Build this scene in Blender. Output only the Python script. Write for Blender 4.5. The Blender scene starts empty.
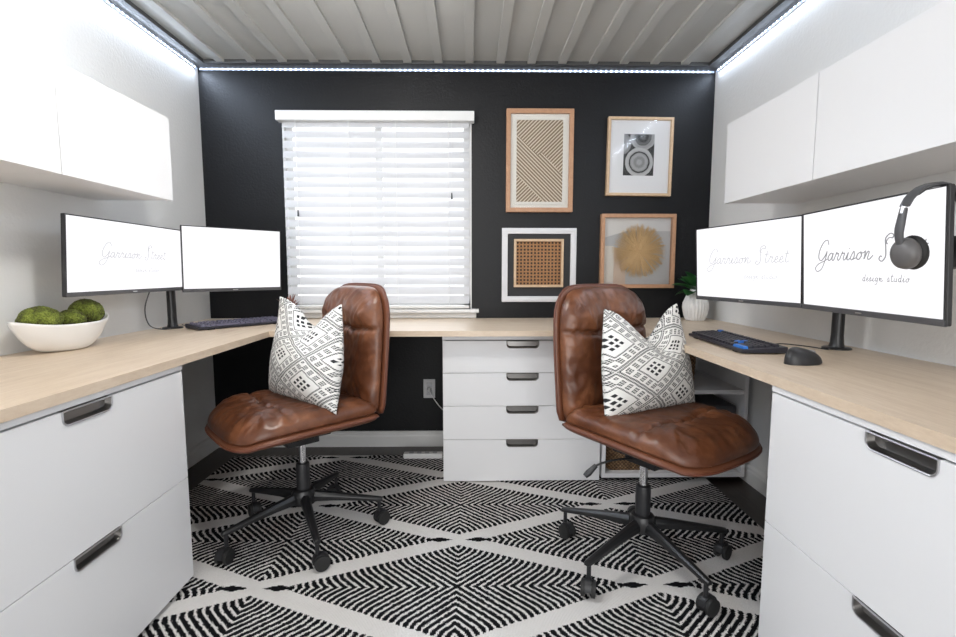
import bpy, bmesh, math, random
from mathutils import Vector, Matrix, noise
random.seed(7)
PI = math.pi
SC = bpy.context.scene
COL = SC.collection
R = math.radians

# ------------------------------------------------------------------ node helpers
class S:
    def __init__(s, t, k): s.t = t; s.k = k
    def _m(s, op, b=None, c=None):
        n = s.t.nodes.new('ShaderNodeMath'); n.operation = op
        for i, v in enumerate((s, b, c)):
            if v is None: continue
            if isinstance(v, S): s.t.links.new(v.k, n.inputs[i])
            else: n.inputs[i].default_value = v
        return S(s.t, n.outputs[0])
    def __add__(s, b): return s._m('ADD', b)
    def __radd__(s, b): return s._m('ADD', b)
    def __sub__(s, b): return s._m('SUBTRACT', b)
    def __rsub__(s, b): return (s * -1) + b
    def __mul__(s, b): return s._m('MULTIPLY', b)
    def __rmul__(s, b): return s._m('MULTIPLY', b)
    def __truediv__(s, b): return s._m('DIVIDE', b)
    def __lt__(s, b): return s._m('LESS_THAN', b)
    def __gt__(s, b): return s._m('GREATER_THAN', b)
    def abs(s): return s._m('ABSOLUTE')
    def fr(s): return s._m('FRACT')
    def rnd(s): return s._m('ROUND')
    def sqrt(s): return s._m('SQRT')
    def sin(s): return s._m('SINE')
    def mx(s, b): return s._m('MAXIMUM', b)
    def mn(s, b): return s._m('MINIMUM', b)
def band(v, a, b): return (v > a) * (v < b)

class Mat:
    def __init__(s, name, col=(.8, .8, .8), rough=.5, metal=0., spec=.5, coat=0.):
        s.m = bpy.data.materials.new(name); s.m.use_nodes = True
        s.t = s.m.node_tree; s.n = s.t.nodes; s.b = s.n['Principled BSDF']
        s.b.inputs['Base Color'].default_value = (*col, 1)
        s.b.inputs['Roughness'].default_value = rough
        s.b.inputs['Metallic'].default_value = metal
        s.b.inputs['Specular IOR Level'].default_value = spec
        s.b.inputs['Coat Weight'].default_value = coat
        s._c = {}
    def coord(s, kind='Object'):
        if kind not in s._c:
            tc = s.n.new('ShaderNodeTexCoord'); s._c[kind] = tc.outputs[kind]
        return s._c[kind]
    def xyz(s, kind='Object', vec=None):
        q = s.n.new('ShaderNodeSeparateXYZ'); s.t.links.new(vec or s.coord(kind), q.inputs[0])
        return [S(s.t, o) for o in q.outputs]
    def noise(s, scale, detail=3, rough=.5, stretch=(1, 1, 1), kind='Object', dist=0.):
        mp = s.n.new('ShaderNodeMapping'); mp.inputs['Scale'].default_value = stretch
        s.t.links.new(s.coord(kind), mp.inputs[0])
        q = s.n.new('ShaderNodeTexNoise'); q.inputs['Scale'].default_value = scale
        q.inputs['Detail'].default_value = detail; q.inputs['Roughness'].default_value = rough
        q.inputs['Distortion'].default_value = dist
        s.t.links.new(mp.outputs[0], q.inputs['Vector'])
        return S(s.t, q.outputs[0])
    def mix(s, f, a, b):
        q = s.n.new('ShaderNodeMix'); q.data_type = 'RGBA'
        for sock, v in ((q.inputs[0], f), (q.inputs[6], a), (q.inputs[7], b)):
            if isinstance(v, S): s.t.links.new(v.k, sock)
            elif isinstance(v, (int, float)): sock.default_value = v
            else: sock.default_value = (*v, 1)
        return S(s.t, q.outputs[2])
    def ramp(s, f, stops):
        q = s.n.new('ShaderNodeValToRGB'); cr = q.color_ramp
        while len(cr.elements) < len(stops): cr.elements.new(.5)
        for e, (p, c) in zip(cr.elements, stops): e.position = p; e.color = (*c, 1)
        s.t.links.new(f.k, q.inputs[0]); return S(s.t, q.outputs[0])
    def col(s, v): s.t.links.new(v.k, s.b.inputs['Base Color']); return s
    def set(s, name, v):
        if isinstance(v, S): s.t.links.new(v.k, s.b.inputs[name])
        else: s.b.inputs[name].default_value = v
        return s
    def bump(s, h, strength=.3, dist=.002):
        q = s.n.new('ShaderNodeBump'); q.inputs['Strength'].default_value = strength
        q.inputs['Distance'].default_value = dist
        s.t.links.new(h.k, q.inputs['Height']); s.t.links.new(q.outputs[0], s.b.inputs['Normal']); return s

def emit(name, col, st):
    m = Mat(name, col, .6); m.b.inputs['Emission Color'].default_value = (*col, 1)
    m.b.inputs['Emission Strength'].default_value = st; return m

M = {}
M['cab'] = Mat('white_laminate', (.80, .80, .81), .32)
M['cabgrey'] = Mat('grey_laminate', (.60, .60, .61), .4)
w = Mat('white_wall_paint', (.78, .78, .77), .55); w.bump(w.noise(75, 3, .6), .35, .004); M['wall'] = w
w = Mat('black_wall_paint', (.0042, .0045, .0056), .45, spec=.3); w.bump(w.noise(75, 3, .6), .35, .004); M['black_wall'] = w
w = Mat('grey_ceiling_paint', (.46, .46, .44), .36); M['ceil'] = w
M['trimpaint'] = Mat('dark_grey_trim_paint', (.07, .07, .07), .6, spec=.3)
M['white_trim'] = Mat('white_trim_paint', (.75, .75, .74), .4)
w = Mat('dark_wood_floor', (.03, .022, .018), .35)
x, y, z = w.xyz(); g = w.noise(12, 5, .6, (12, .8, 1))
pl = ((x / .12).fr() < .03)
w.col(w.mix(pl, w.ramp(g, [(.3, (.022, .016, .013)), (.7, (.05, .036, .028))]), (.005, .004, .004))); M['floor'] = w
# light oak worktop: grain runs along x on the rear run and along y on the two side runs
def oak(name, sx, sy):
    w = Mat(name, (.6, .45, .3), .38)
    a = w.noise(5, 5, .62, (sx, sy, 4), dist=.4); b = w.noise(38, 3, .6, (sx, sy, 4))
    w.col(w.ramp(a * .65 + b * .35, [(.30, (.56, .43, .31)), (.5, (.66, .53, .40)), (.72, (.74, .62, .49))]))
    w.bump(b, .06, .001); return w
M['oak_y'] = oak('light_oak_grain_lengthwise', 12, .9); M['oak_x'] = oak('light_oak_grain_crosswise', .9, 12)
M['oak_edge'] = oak('oak_edge_band', 1, 1)
M['chrome'] = Mat('polished_chrome', (.75, .75, .77), .12, 1.)
M['steel'] = Mat('brushed_aluminium', (.62, .62, .64), .28, 1.)
M['handle_in'] = Mat('handle_recess_metal', (.28, .27, .26), .3, 1.)
M['blackmetal'] = Mat('black_powder_coat', (.012, .012, .013), .32)
M['blackplastic'] = Mat('black_plastic', (.016, .016, .018), .4)
M['rubber'] = Mat('black_rubber', (.012, .012, .012), .65)
M['darkgrey'] = Mat('dark_grey_plastic', (.07, .07, .075), .45)
M['cupgrey'] = Mat('cup_grey_plastic', (.11, .105, .105), .4)
M['silverplastic'] = Mat('silver_plastic', (.42, .42, .44), .35, .4)
w = Mat('brown_leather', (.2, .07, .035), .30)
a = w.noise(7, 4, .65); b = w.noise(260, 2, .5)
w.col(w.ramp(a, [(.28, (.058, .017, .007)), (.5, (.112, .037, .015)), (.72, (.22, .085, .038))]))
w.set('Roughness', w.noise(9, 3) * .22 + .22)
w.bump(w.noise(16, 4, .6) * .8 + w.noise(34, 3, .6, dist=1.5) * .3 + b * .1, .40, .005); M['leather'] = w
M['piping'] = Mat('leather_piping', (.12, .036, .018), .4)
M['stitch'] = Mat('leather_shell', (.15, .052, .025), .36)
w = Mat('ceramic', (.80, .79, .77), .3); M['ceramic'] = w
w = Mat('green_moss', (.1, .14, .02), .95)
a = w.noise(22, 4, .7); b = w.noise(160, 3, .7)
w.col(w.ramp(a * .6 + b * .4, [(.36, (.055, .026, .010)), (.45, (.08, .085, .015)), (.55, (.19, .24, .03)), (.68, (.40, .44, .09))]))
w.bump(b, 1., .012); M['moss'] = w
w = Mat('dark_green_leaf', (.02, .09, .025), .35); w.col(w.ramp(w.noise(14), [(.35, (.012, .06, .018)), (.7, (.05, .18, .05))])); M['leaf'] = w
M['succulent'] = Mat('dusty_red_succulent', (.25, .10, .07), .5)
M['soil'] = Mat('soil', (.03, .02, .012), .9)
M['concrete'] = Mat('grey_pot', (.35, .33, .31), .8)
w = Mat('woven_basket', (.2, .12, .06), .7)
x, y, z = w.xyz()
wv = ((x * 330).sin() * (z * 330).sin()); nn = w.noise(30, 3)
w.col(w.ramp(wv * .25 + nn * .7 + .12, [(.2, (.07, .036, .016)), (.5, (.19, .105, .05)), (.8, (.36, .22, .11))])); w.bump(wv, .9, .006); M['basket'] = w
# frames
def wood(name, c0, c1):
    w = Mat(name, c0, .45); w.col(w.ramp(w.noise(9, 4, .6, (6, 6, 6)), [(.3, c0), (.7, c1)])); return w
M['frame_tan'] = wood('tan_frame_wood', (.42, .22, .12), (.50, .28, .16))
M['frame_oak'] = wood('pale_frame_wood', (.55, .38, .23), (.64, .46, .30))
M['matboard'] = Mat('white_mat_board', (.74, .74, .75), .8)
M['cream'] = Mat('cream_mat_board', (.74, .72, .67), .85)
M['white_frame'] = Mat('white_frame_paint', (.72, .72, .73), .45)
M['blackboard'] = Mat('black_board', (.02, .02, .022), .6)
w = Mat('frame_glazing', (1, 1, 1), .02)
tr = w.n.new('ShaderNodeBsdfTransparent'); gl = w.n.new('ShaderNodeBsdfGlossy'); gl.inputs['Roughness'].default_value = .08
fr_ = w.n.new('ShaderNodeFresnel'); fr_.inputs[0].default_value = 1.22
mx_ = w.n.new('ShaderNodeMixShader'); w.t.links.new(fr_.outputs[0], mx_.inputs[0]); w.t.links.new(tr.outputs[0], mx_.inputs[1]); w.t.links.new(gl.outputs[0], mx_.inputs[2])
w.t.links.new(mx_.outputs[0], w.n['Material Output'].inputs[0]); M['glass'] = w
# woven zigzag art (UV 0..1)
w = Mat('woven_zigzag_panel', (.5, .4, .28), .85); u, v, _ = w.xyz('UV')
vv = v * 1.72
s1 = ((vv - u) * 13).fr(); s2 = ((vv + u) * 13).fr()
top = (vv - .98 - (u - .47).abs() * .95) > 0
mid = band(vv + u, 0.62, 1.62) * ((u - .5 - (1.1 - vv) * .9) < 0) * (1 - top)
st = mid * s2 + (1 - mid) * s1
w.col(w.mix(st < .42, (.22, .16, .105), (.66, .58, .47))); w.bump(st, .6, .003); M['zigzag'] = w
# tree ring print
w = Mat('ring_print', (.3, .3, .3), .7); u, v, _ = w.xyz('UV'); v = v * 1.3
nz = w.noise(9, 3, .6, kind='UV')
def disc(cx, cy): return ((u - cx) * (u - cx) + (v - cy) * (v - cy)).sqrt() + (nz - .5) * .05
d1 = disc(.52, .42); d2 = disc(.62, 1.22); d3 = disc(-.12, 1.0)
g1 = (d1 * 34).sin() * .07 + .27 - (band(d1, .30, .34)) * .22 + (d1 > .34) * .12
g2 = (d2 * 34).sin() * .05 + .05 + (d2 > .28) * .28
g3 = (d3 * 34).sin() * .05 + .25
val = .02 + (d1 < .46) * g1 + (1 - (d1 < .46)) * ((d2 < .42) * g2 + (1 - (d2 < .42)) * (d3 < .36) * g3)
w.col(w.ramp(val, [(0, (.01, .01, .01)), (1, (.95, .95, .95))])); M['rings'] = w
# paper collage behind the straw burst
w = Mat('collage_paper', (.6, .58, .54), .9); u, v, _ = w.xyz('UV')
c = w.mix(v > .80 - .0, (.44, .44, .44), (.60, .59, .58)); c = w.mix((u < .52) * (v > (u * .3 + .70)), c, (.63, .61, .58))
c = w.mix((u < .34) * (v < (.56 - u * .1)), c, (.56, .44, .35)); c = w.mix((u < .16) * (v < .58), c, (.62, .58, .52))
w.col(c); M['collage'] = w
M['straw'] = Mat('dried_straw', (.62, .43, .22), .7)
w = Mat('cane_weave', (.4, .2, .08), .7); u, v, _ = w.xyz('UV')
a = ((u * 13).fr() - .5).abs(); b = ((v * 13).fr() - .5).abs()
hole = (a < .27) * (b < .27)
w.col(w.mix(hole, w.ramp(w.noise(30, 3, kind='UV'), [(.3, (.25, .115, .042)), (.7, (.42, .22, .095))]), (.03, .013, .006))); w.bump(hole * -1, .6, .003); M['cane'] = w
# rug
w = Mat('woven_diamond_rug', (.5, .5, .5), 1., spec=.05); X, Y, Z = w.xyz()
jx = w.noise(70, 2, .5); jy = w.noise(66, 2, .5, (1.1, .9, 1))
kx = (X / .0045).rnd() * .0045 + (jx - .5) * .010; ky = (Y / .0045).rnd() * .0045 + (jy - .5) * .010
xx = (kx + .05) / .683; yy = (ky - 2.146) / .292
p = (xx + yy) * .5; q = (xx - yy) * .5; p = p - p.rnd(); q = q - q.rnd()
lx = (p + q).abs() * .683; ly = (p - q).abs() * .292
d = lx / .683 + ly / .292
hook = (d - .70).mx(0); hook = hook * hook * .6
st = ((lx * .92 - ly + hook) / .0290 + .3).fr()
blk = (st < .66) * (d < .868) * (lx < .585)
tip = ((lx - .604).abs() / .055 + ly / .017) < 1
blk = blk.mx(tip)
fib = w.noise(420, 2, .7)
w.col(w.mix(blk, w.ramp(fib, [(.3, (.60, .58, .56)), (.7, (.78, .76, .74))]), w.ramp(fib, [(.4, (.004, .004, .005)), (.8, (.018, .018, .02))])))
w.bump(((X / .0045).fr() - .5).abs() + ((Y / .0045).fr() - .5).abs() + fib * .5, .6, .003); M['rug'] = w
# pillow print (UV in metres)
w = Mat('printed_cotton', (.7, .7, .68), .9); U, V, _ = w.xyz('UV')
dn = w.noise(30, 2, kind='UV')
xx = (U + (dn - .5) * .006) / .155; yy = (V + (dn - .5) * .006) / .108
p = (xx + yy) * .5; q = (xx - yy) * .5; p = p - p.rnd(); q = q - q.rnd()
ax = (p + q).abs(); ay = (p - q).abs(); d = ax + ay; t = ax - ay
dash = (t * 16).fr() < .72
l1 = band(d, .91, .985) * dash; l2 = band(d, .485, .545) * dash
sq = (t * 3.3 + .1).fr()
gx = ((sq - .10) / .62 * 3).fr(); gd = ((d - .60) / .27 * 3).fr()
grid = band(d, .60, .87) * band(sq, .10, .72) * ((gx < .74) * (gd < .74))
c3 = ((p * 9 + .5).fr() < .62) * ((q * 9 + .5).fr() < .62)
sp = c3 * ((p.abs() < .165) * (q.abs() < .165))
ink = l1.mx(l2).mx(grid).mx(sp)
w.col(w.mix(ink, (.74, .73, .70), (.018, .018, .02))); w.bump(w.noise(500, 2, kind='UV'), .3, .001); M['pillow'] = w
M['slat'] = Mat('white_blind_slat', (.66, .66, .67), .45)
w = M['slat']; tl = w.n.new('ShaderNodeBsdfTranslucent'); tl.inputs[0].default_value = (.85, .86, .88, 1)
ms = w.n.new('ShaderNodeMixShader'); ms.inputs[0].default_value = .15
w.t.links.new(w.b.outputs[0], ms.inputs[1]); w.t.links.new(tl.outputs[0], ms.inputs[2]); w.t.links.new(ms.outputs[0], w.n['Material Output'].inputs[0])
M['cord'] = Mat('white_cord', (.8, .8, .8), .7)
M['screen'] = emit('lit_white_screen', (.97, .96, 1.), .80); M['screen'].b.inputs['Base Color'].default_value = (.05, .05, .05, 1)
M['ink'] = Mat('grey_screen_lettering', (.10, .10, .10), .7)
M['ink_faint'] = Mat('faint_screen_lettering', (.05, .05, .05), .7)
M['ink_faint'].b.inputs['Emission Color'].default_value = (.9, .9, .95, 1); M['ink_faint'].b.inputs['Emission Strength'].default_value = .46
M['ink'].b.inputs['Emission Color'].default_value = (.8, .8, .85, 1); M['ink'].b.inputs['Emission Strength'].default_value = .20
M['keycap'] = Mat('dark_keycap', (.016, .015, .024), .4); M['keypale'] = Mat('purple_sheen_keycap', (.13, .12, .17), .35)  # pale purple highlight sheen is put into the second key colour
M['keyblue'] = Mat('blue_keycap', (.02, .16, .55), .4)
M['kbbody'] = Mat('keyboard_case', (.018, .018, .028), .4)
M['lens'] = emit('fill_diffuser_glow', (1, .98, .95), 26.); M['fill_globe'] = emit('fill_globe_glow', (1, .98, .95), 84.)  # glow of the two added fill lamps
w = emit('led_strip', (.62, .74, 1.), .22); x, y, z = w.xyz()
M['led'] = w

# ------------------------------------------------------------------ mesh helpers
class MB:
    def __init__(s): s.v = []; s.f = []; s.uv = {}; s.mi = []
    def add(s, vs, fs, mi=0):
        o = len(s.v); s.v += [tuple(a) for a in vs]
        for f in fs: s.f.append([i + o for i in f]); s.mi.append(mi)
        return s
    def box(s, x0, y0, z0, x1, y1, z1, mi=0):
        vs = [(x, y, z) for z in (z0, z1) for y in (y0, y1) for x in (x0, x1)]
        return s.add(vs, [(0, 2, 3, 1), (4, 5, 7, 6), (0, 1, 5, 4), (2, 6, 7, 3), (0, 4, 6, 2), (1, 3, 7, 5)], mi)
    def prism(s, pts, fn, h0, h1, mi=0):
        """pts: 2-D outline (counter-clockwise); fn(a,b,h)->xyz"""
        n = len(pts); vs = [fn(a, b, h0) for a, b in pts] + [fn(a, b, h1) for a, b in pts]
        fs = [list(range(n))[::-1], list(range(n, 2 * n))] + [(i, (i + 1) % n, n + (i + 1) % n, n + i) for i in range(n)]
        return s.add(vs, fs, mi)
    def tube(s, pts, r, n=8, closed=False, mi=0):
        pts = [Vector(p) for p in pts]; m = len(pts); rs = r if isinstance(r, (list, tuple)) else [r] * m
        vs = []; up = None
        for i, p in enumerate(pts):
            if closed: d = pts[(i + 1) % m] - pts[i - 1]
            else: d = pts[min(i + 1, m - 1)] - pts[max(i - 1, 0)]
            if d.length < 1e-9: d = Vector((0, 0, 1))
            d.normalize()
            if up is None:
                up = Vector((0, 0, 1)) if abs(d.z) < .9 else Vector((1, 0, 0))
            a = d.cross(up)
            if a.length < 1e-6: a = d.cross(Vector((0, 1, 0)))
            a.normalize(); b = a.cross(d).normalized(); up = b
            for k in range(n):
                t = 2 * PI * k / n; vs.append(p + a * math.cos(t) * rs[i] + b * math.sin(t) * rs[i])
        fs = []
        for i in range(m if closed else m - 1):
            j = (i + 1) % m
            for k in range(n): fs.append((i * n + k, i * n + (k + 1) % n, j * n + (k + 1) % n, j * n + k))
        if not closed: fs += [list(range(n))[::-1], [(m - 1) * n + k for k in range(n)]]
        return s.add(vs, fs, mi)
    def lathe(s, prof, n=32, c=(0, 0, 0), fn=None, mi=0):
        vs = []; m = len(prof)
        for r, z in prof:
            for k in range(n):
                t = 2 * PI * k / n; rr = max(r, 1e-4) * (fn(t, z) if fn else 1)
                vs.append((c[0] + rr * math.cos(t), c[1] + rr * math.sin(t), c[2] + z))
        fs = [(i * n + k, i * n + (k + 1) % n, (i + 1) * n + (k + 1) % n, (i + 1) * n + k) for i in range(m - 1) for k in range(n)]
        fs += [list(range(n))[::-1], [(m - 1) * n + k for k in range(n)]]
        return s.add(vs, fs, mi)
    def grid(s, nu, nv, fn, mi=0):
        vs = [fn(i / nu, j / nv) for j in range(nv + 1) for i in range(nu + 1)]
        fs = [(j * (nu + 1) + i, j * (nu + 1) + i + 1, (j + 1) * (nu + 1) + i + 1, (j + 1) * (nu + 1) + i) for j in range(nv) for i in range(nu)]
        return s.add(vs, fs, mi)
    def xf(s, mat): s.v = [tuple(mat @ Vector(p)) for p in s.v]; return s
    def build(s, name, mats, parent=None, smooth=False, bevel=0, uv=None, weld=False):
        me = bpy.data.meshes.new(name); me.from_pydata(s.v, [], s.f)
        mats = mats if isinstance(mats, list) else [mats]
        for m in mats: me.materials.append((M[m] if isinstance(m, str) else m).m)
        if len(mats) > 1: me.polygons.foreach_set('material_index', s.mi)
        if uv:
            l = me.uv_layers.new(name='UVMap')
            for lp in me.loops: l.data[lp.index].uv = uv(s.v[lp.vertex_index], lp.vertex_index)
        bm = bmesh.new(); bm.from_mesh(me)
        if weld: bmesh.ops.remove_doubles(bm, verts=bm.verts, dist=1e-5)
        bmesh.ops.recalc_face_normals(bm, faces=bm.faces); bm.to_mesh(me); bm.free()
        if smooth:
            me.polygons.foreach_set('use_smooth', [True] * len(me.polygons))
            if smooth != 'all': me.set_sharp_from_angle(angle=R(40))
        o = bpy.data.objects.new(name, me); COL.objects.link(o); o.parent = parent
        if bevel:
            b = o.modifiers.new('bevel', 'BEVEL'); b.width = bevel; b.segments = 2; b.limit_method = 'ANGLE'; b.angle_limit = R(35)
        return o

def tag(o, label, cat, group=None):
    o['label'] = label; o['category'] = cat
    if group: o['group'] = group
    return o
def thing(name, label, cat, loc=(0, 0, 0), rz=0., group=None):
    o = bpy.data.objects.new(name, None); COL.objects.link(o); o.empty_display_size = .05
    o.location = loc; o.rotation_euler = (0, 0, rz); return tag(o, label, cat, group)
def struct(o): o['kind'] = 'structure'; return o
def BX(*a): return MB().box(*a)
def bez(ps, n=6, closed=False):
    ps = [Vector(p) for p in ps]; out = []; m = len(ps)
    for i in range(m if closed else m - 1):
        g = (lambda k: ps[k % m]) if closed else (lambda k: ps[max(0, min(m - 1, k))])
        a, b, c, d = g(i - 1), g(i), g(i + 1), g(i + 2)
        for k in range(n):
            t = k / n
            out.append(.5 * ((2 * b) + (c - a) * t + (2 * a - 5 * b + 4 * c - d) * t * t + (3 * b - a - 3 * c + d) * t ** 3))
    if not closed: out.append(ps[-1])
    return out
def rrect(w, h, r, n=5, cx=0, cy=0, corners=(1, 1, 1, 1)):
    out = []
    for k, (sx, sy) in enumerate(((1, 1), (-1, 1), (-1, -1), (1, -1))):
        if not corners[k]: out.append((cx + sx * w / 2, cy + sy * h / 2)); continue
        for i in range(n + 1):
            t = k * PI / 2 + i / n * PI / 2
            out.append((cx + sx * (w / 2 - r) + r * math.cos(t), cy + sy * (h / 2 - r) + r * math.sin(t)))
    return out

# ------------------------------------------------------------------ the room
XL, XR, YB, YR = -1.575, 1.435, 2.945, -1.6
ZC = 2.27
struct(BX(XL - .1, YR - .1, -.06, XR + .1, YB + .1, 0).build('floor', 'floor'))
struct(BX(XL - .1, YR, 0, XL, YB + .1, 2.45).build('wall_left', 'wall'))
struct(BX(XR, YR, 0, XR + .1, YB + .1, 2.45).build('wall_right', 'wall'))
b = MB(); b.box(XL - .1, YR - .1, 0, XL + .3, YR, 2.45); b.box(XR - .3, YR - .1, 0, XR + .1, YR, 2.45); b.box(XL + .3, YR - .1, 2.15, XR - .3, YR, 2.45)
struct(b.build('wall_rear', 'wall'))
dr = bpy.data.objects.new('added_door_1', None); COL.objects.link(dr); struct(dr)  # invented glazed door, added to let the rear fill light in
for x0, x1 in ((XL + .3, -.07), (-.07, XR - .3)):
    b = MB(); b.box(x0, YR - .07, .0, x0 + .06, YR - .03, 2.15); b.box(x1 - .06, YR - .07, .0, x1, YR - .03, 2.15)
    b.box(x0, YR - .07, .0, x1, YR - .03, .08); b.box(x0, YR - .07, 2.07, x1, YR - .03, 2.15); b.build('added_door_frame', 'white_trim', dr)
    BX(x0 + .06, YR - .052, .08, x1 - .06, YR - .048, 2.07).build('added_door_glass', 'glass', dr)
WX0, WX1, WZ0, WZ1 = -1.10, .002, .858, 1.985
b = MB(); b.box(XL, YB, 0, WX0, YB + .1, 2.45); b.box(WX1, YB, 0, XR, YB + .1, 2.45)
b.box(WX0, YB, 0, WX1, YB + .1, WZ0); b.box(WX0, YB, WZ1, WX1, YB + .1, 2.45)
struct(b.build('wall_back', 'black_wall'))
# ceiling boards with battens running away from the camera
b = BX(XL, YR, ZC, XR, YB, 2.32)
k = -9
for k in range(-9, 9):
    xc = -.006 + k * .1748
    if XL + .03 < xc < XR - .03: b.box(xc - .023, YR, ZC - .016, xc + .023, YB - .079, ZC + .001)
struct(b.build('ceiling', 'ceil', bevel=.001))
struct(BX(XL, YR, 2.25, XL + .075, YB, 2.30).build('trim_1', 'trimpaint'))
struct(BX(XR - .075, YR, 2.25, XR, YB, 2.30).build('trim_2', 'trimpaint'))
struct(BX(XL + .075, YB - .075, 2.25, XR - .075, YB, 2.30).build('trim_3', 'trimpaint'))
def baseboard(name, x0, y0, x1, y1, nx, ny):
    # profile: tall flat, ogee top
    prof = [(0, 0), (.016, 0), (.016, .065), (.012, .075), (.012, .082), (.006, .092), (0, .096)]
    b = MB()
    vs = []
    for (px, py) in ((x0, y0), (x1, y1)):
        for d, z in prof: vs.append((px + nx * d, py + ny * d, z))
    n = len(prof)
    b.add(vs, [(i, (i + 1) % n, n + (i + 1) % n, n + i) for i in range(n)] + [list(range(n)), list(range(n, 2 * n))])
    struct(b.build(name, 'white_trim'))
baseboard('baseboard_left', XL, YR, XL, YB, 1, 0)
baseboard('baseboard_back', XL, YB, XR, YB, 0, -1)
baseboard('baseboard_right', XR, YR, XR, YB, -1, 0)
# window: frame, mullion, sash and glass in the opening, sill and casing inside
wn = bpy.data.objects.new('window_1', None); COL.objects.link(wn); struct(wn)
b = MB(); fw = .045
b.box(WX0, YB + .03, WZ0, WX0 + fw, YB + .09, WZ1); b.box(WX1 - fw, YB + .03, WZ0, WX1, YB + .09, WZ1)
b.box(WX0, YB + .03, WZ0, WX1, YB + .09, WZ0 + fw); b.box(WX0, YB + .03, WZ1 - fw, WX1, YB + .09, WZ1)
b.box((WX0 + WX1) / 2 - .02, YB + .04, WZ0, (WX0 + WX1) / 2 + .02, YB + .08, WZ1)
b.build('window_frame', 'white_trim', wn)
BX(WX0 + fw, YB + .058, WZ0 + fw, WX1 - fw, YB + .062, WZ1 - fw).build('window_glass', 'glass', wn)
b = MB(); b.box(WX0 - .002, YB - .003, WZ0, WX0 + .006, YB + .03, WZ1); b.box(WX1 - .006, YB - .003, WZ0, WX1 + .002, YB + .03, WZ1)
b.build('window_reveal', 'white_trim', wn)
b = MB(); b.box(WX0 - .045, YB - .05, .836, WX1 + .045, YB + .03, .858); b.box(WX0 - .03, YB - .018, .803, WX1 + .03, YB, .836)
b.build('window_sill', 'white_trim', wn, bevel=.004)
# blind
bl = thing('window_blind', 'white horizontal slat window blind pulled down over the bright window', 'blind', ((WX0 + WX1) / 2, YB - .03, .86))
HW = (WX1 - WX0) / 2 - .012
BX(-HW - .03, -.035, 1.085, HW + .03, .028, 1.140).build('valance', 'white_trim', bl, bevel=.004)
N = 19
for i in range(N):
    zc = .055 + i * .0565
    b = MB(); a = R(57)
    def sl(u, v, zc=zc):
        s = (v - .5) * .050; c = .003 * (1 - (2 * v - 1) ** 2)
        return (-HW + 2 * HW * u, s * math.cos(a) - c * math.sin(a), zc + s * math.sin(a) + c * math.cos(a))
    b.grid(1, 6, sl); b.grid(1, 6, lambda u, v: tuple(Vector(sl(u, v)) - Vector((0, 0, .0025))))
    b.build('slat', 'slat', bl, smooth='all')
BX(-HW, -.025, .003, HW, .025, .022).build('bottom_rail', 'white_trim', bl, bevel=.004)
for sx in (-.46, -.155, .115, .42):
    b = MB(); b.tube([(sx, -.026, .02), (sx, -.026, 1.09)], .0016, 6); b.tube([(sx, .024, .02), (sx, .024, 1.09)], .0016, 6)
    b.build('ladder_cord', 'cord', bl)
for sx, zt in ((-.455, .545), (.438, .645)):
    b = MB(); b.tube([(sx, -.034, zt + .03), (sx, -.034, 1.09)], .0013, 6); o = b.build('pull_cord', 'cord', bl)
    MB().lathe([(.002, .035), (.004, .03), (.006, .0), (.003, -.003)], 10, (sx, -.034, zt)).build('tassel', 'darkgrey', o, smooth=True)
# LED strips under the ceiling trim
def led(x0, y0, x1, y1, label):
    o = thing('led_strip', label, 'light strip')
    L = math.hypot(x1 - x0, y1 - y0); dx, dy = (x1 - x0) / L, (y1 - y0) / L
    nx, ny = (-dy, dx)
    if (x0 + x1) / 2 * nx + ((y0 + y1) / 2 - 1) * ny > 0: nx, ny = -nx, -ny
    b = MB(); b.prism([(0, 0), (L, 0), (L, .010), (0, .010)], lambda a, c, h: (x0 + dx * a + nx * h, y0 + dy * a + ny * h, 2.2395 + c), .0005, .003)
    b.build('strip', 'led', o)
    b = MB(); n = int(L / .03)
    for i in range(n):
        a = (i + .5) * .03
        b.prism([(a - .004, .002), (a + .004, .002), (a + .004, .008), (a - .004, .008)], lambda a, c, h: (x0 + dx * a + nx * h, y0 + dy * a + ny * h, 2.2395 + c), .003, .0055)
    q = b.build('diodes', M['diode'], o); q['kind'] = 'stuff'
M['diode'] = emit('led_diode', (.75, .85, 1.), 6.)
led(XL, -.8, XL, YB - .01, 'bright bluish light strip along the top of the left wall')
led(XR, -.8, XR, YB - .01, 'bright bluish light strip along the top of the right wall')
led(XL + .01, YB, XR - .01, YB, 'dotted bluish light strip along the top of the black wall')

# ------------------------------------------------------------------ rug
RX0, RX1, RY0, RY1 = -1.38, 1.22, -.9, 2.76
b = MB(); b.prism(rrect(RX1 - RX0, RY1 - RY0, .01, 2, (RX0 + RX1) / 2, (RY0 + RY1) / 2), lambda a, c, h: (a, c, h), .0005, .011)
tag(b.build('patterned_rug', 'rug'), 'black and white woven rug with striped diamond lattice on dark floor', 'rug')

# ------------------------------------------------------------------ worktop and cabinets
ZT, ZU = .801, .774
DL, DR, DB = -.955, .818, 2.292      # front edges: left, right, rear
YS = -.15                             # near end of both side runs
wt = thing('worktop', 'continuous light oak u shaped worktop along three walls', 'desk', (0, 1.4, ZU))
def wtb(x0, y0, x1, y1): return BX(x0, y0 - 1.4, 0, x1, y1 - 1.4, ZT - ZU)
wtb(XL + .002, YS, DL - .003, YB - .002).build('side_top', 'oak_y', wt)
wtb(DR + .003, YS, XR - .002, YB - .002).build('side_top', 'oak_y', wt)
wtb(DL - .003, DB + .003, DR + .003, YB - .002).build('rear_top', 'oak_x', wt)
b = MB(); h = ZT - ZU
b.box(DL - .003, YS - 1.4, 0, DL, DB - 1.4, h); b.box(DR, YS - 1.4, 0, DR + .003, DB - 1.4, h); b.box(DL - .003, DB - 1.4, 0, DR + .003, DB + .003 - 1.4, h)
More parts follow.
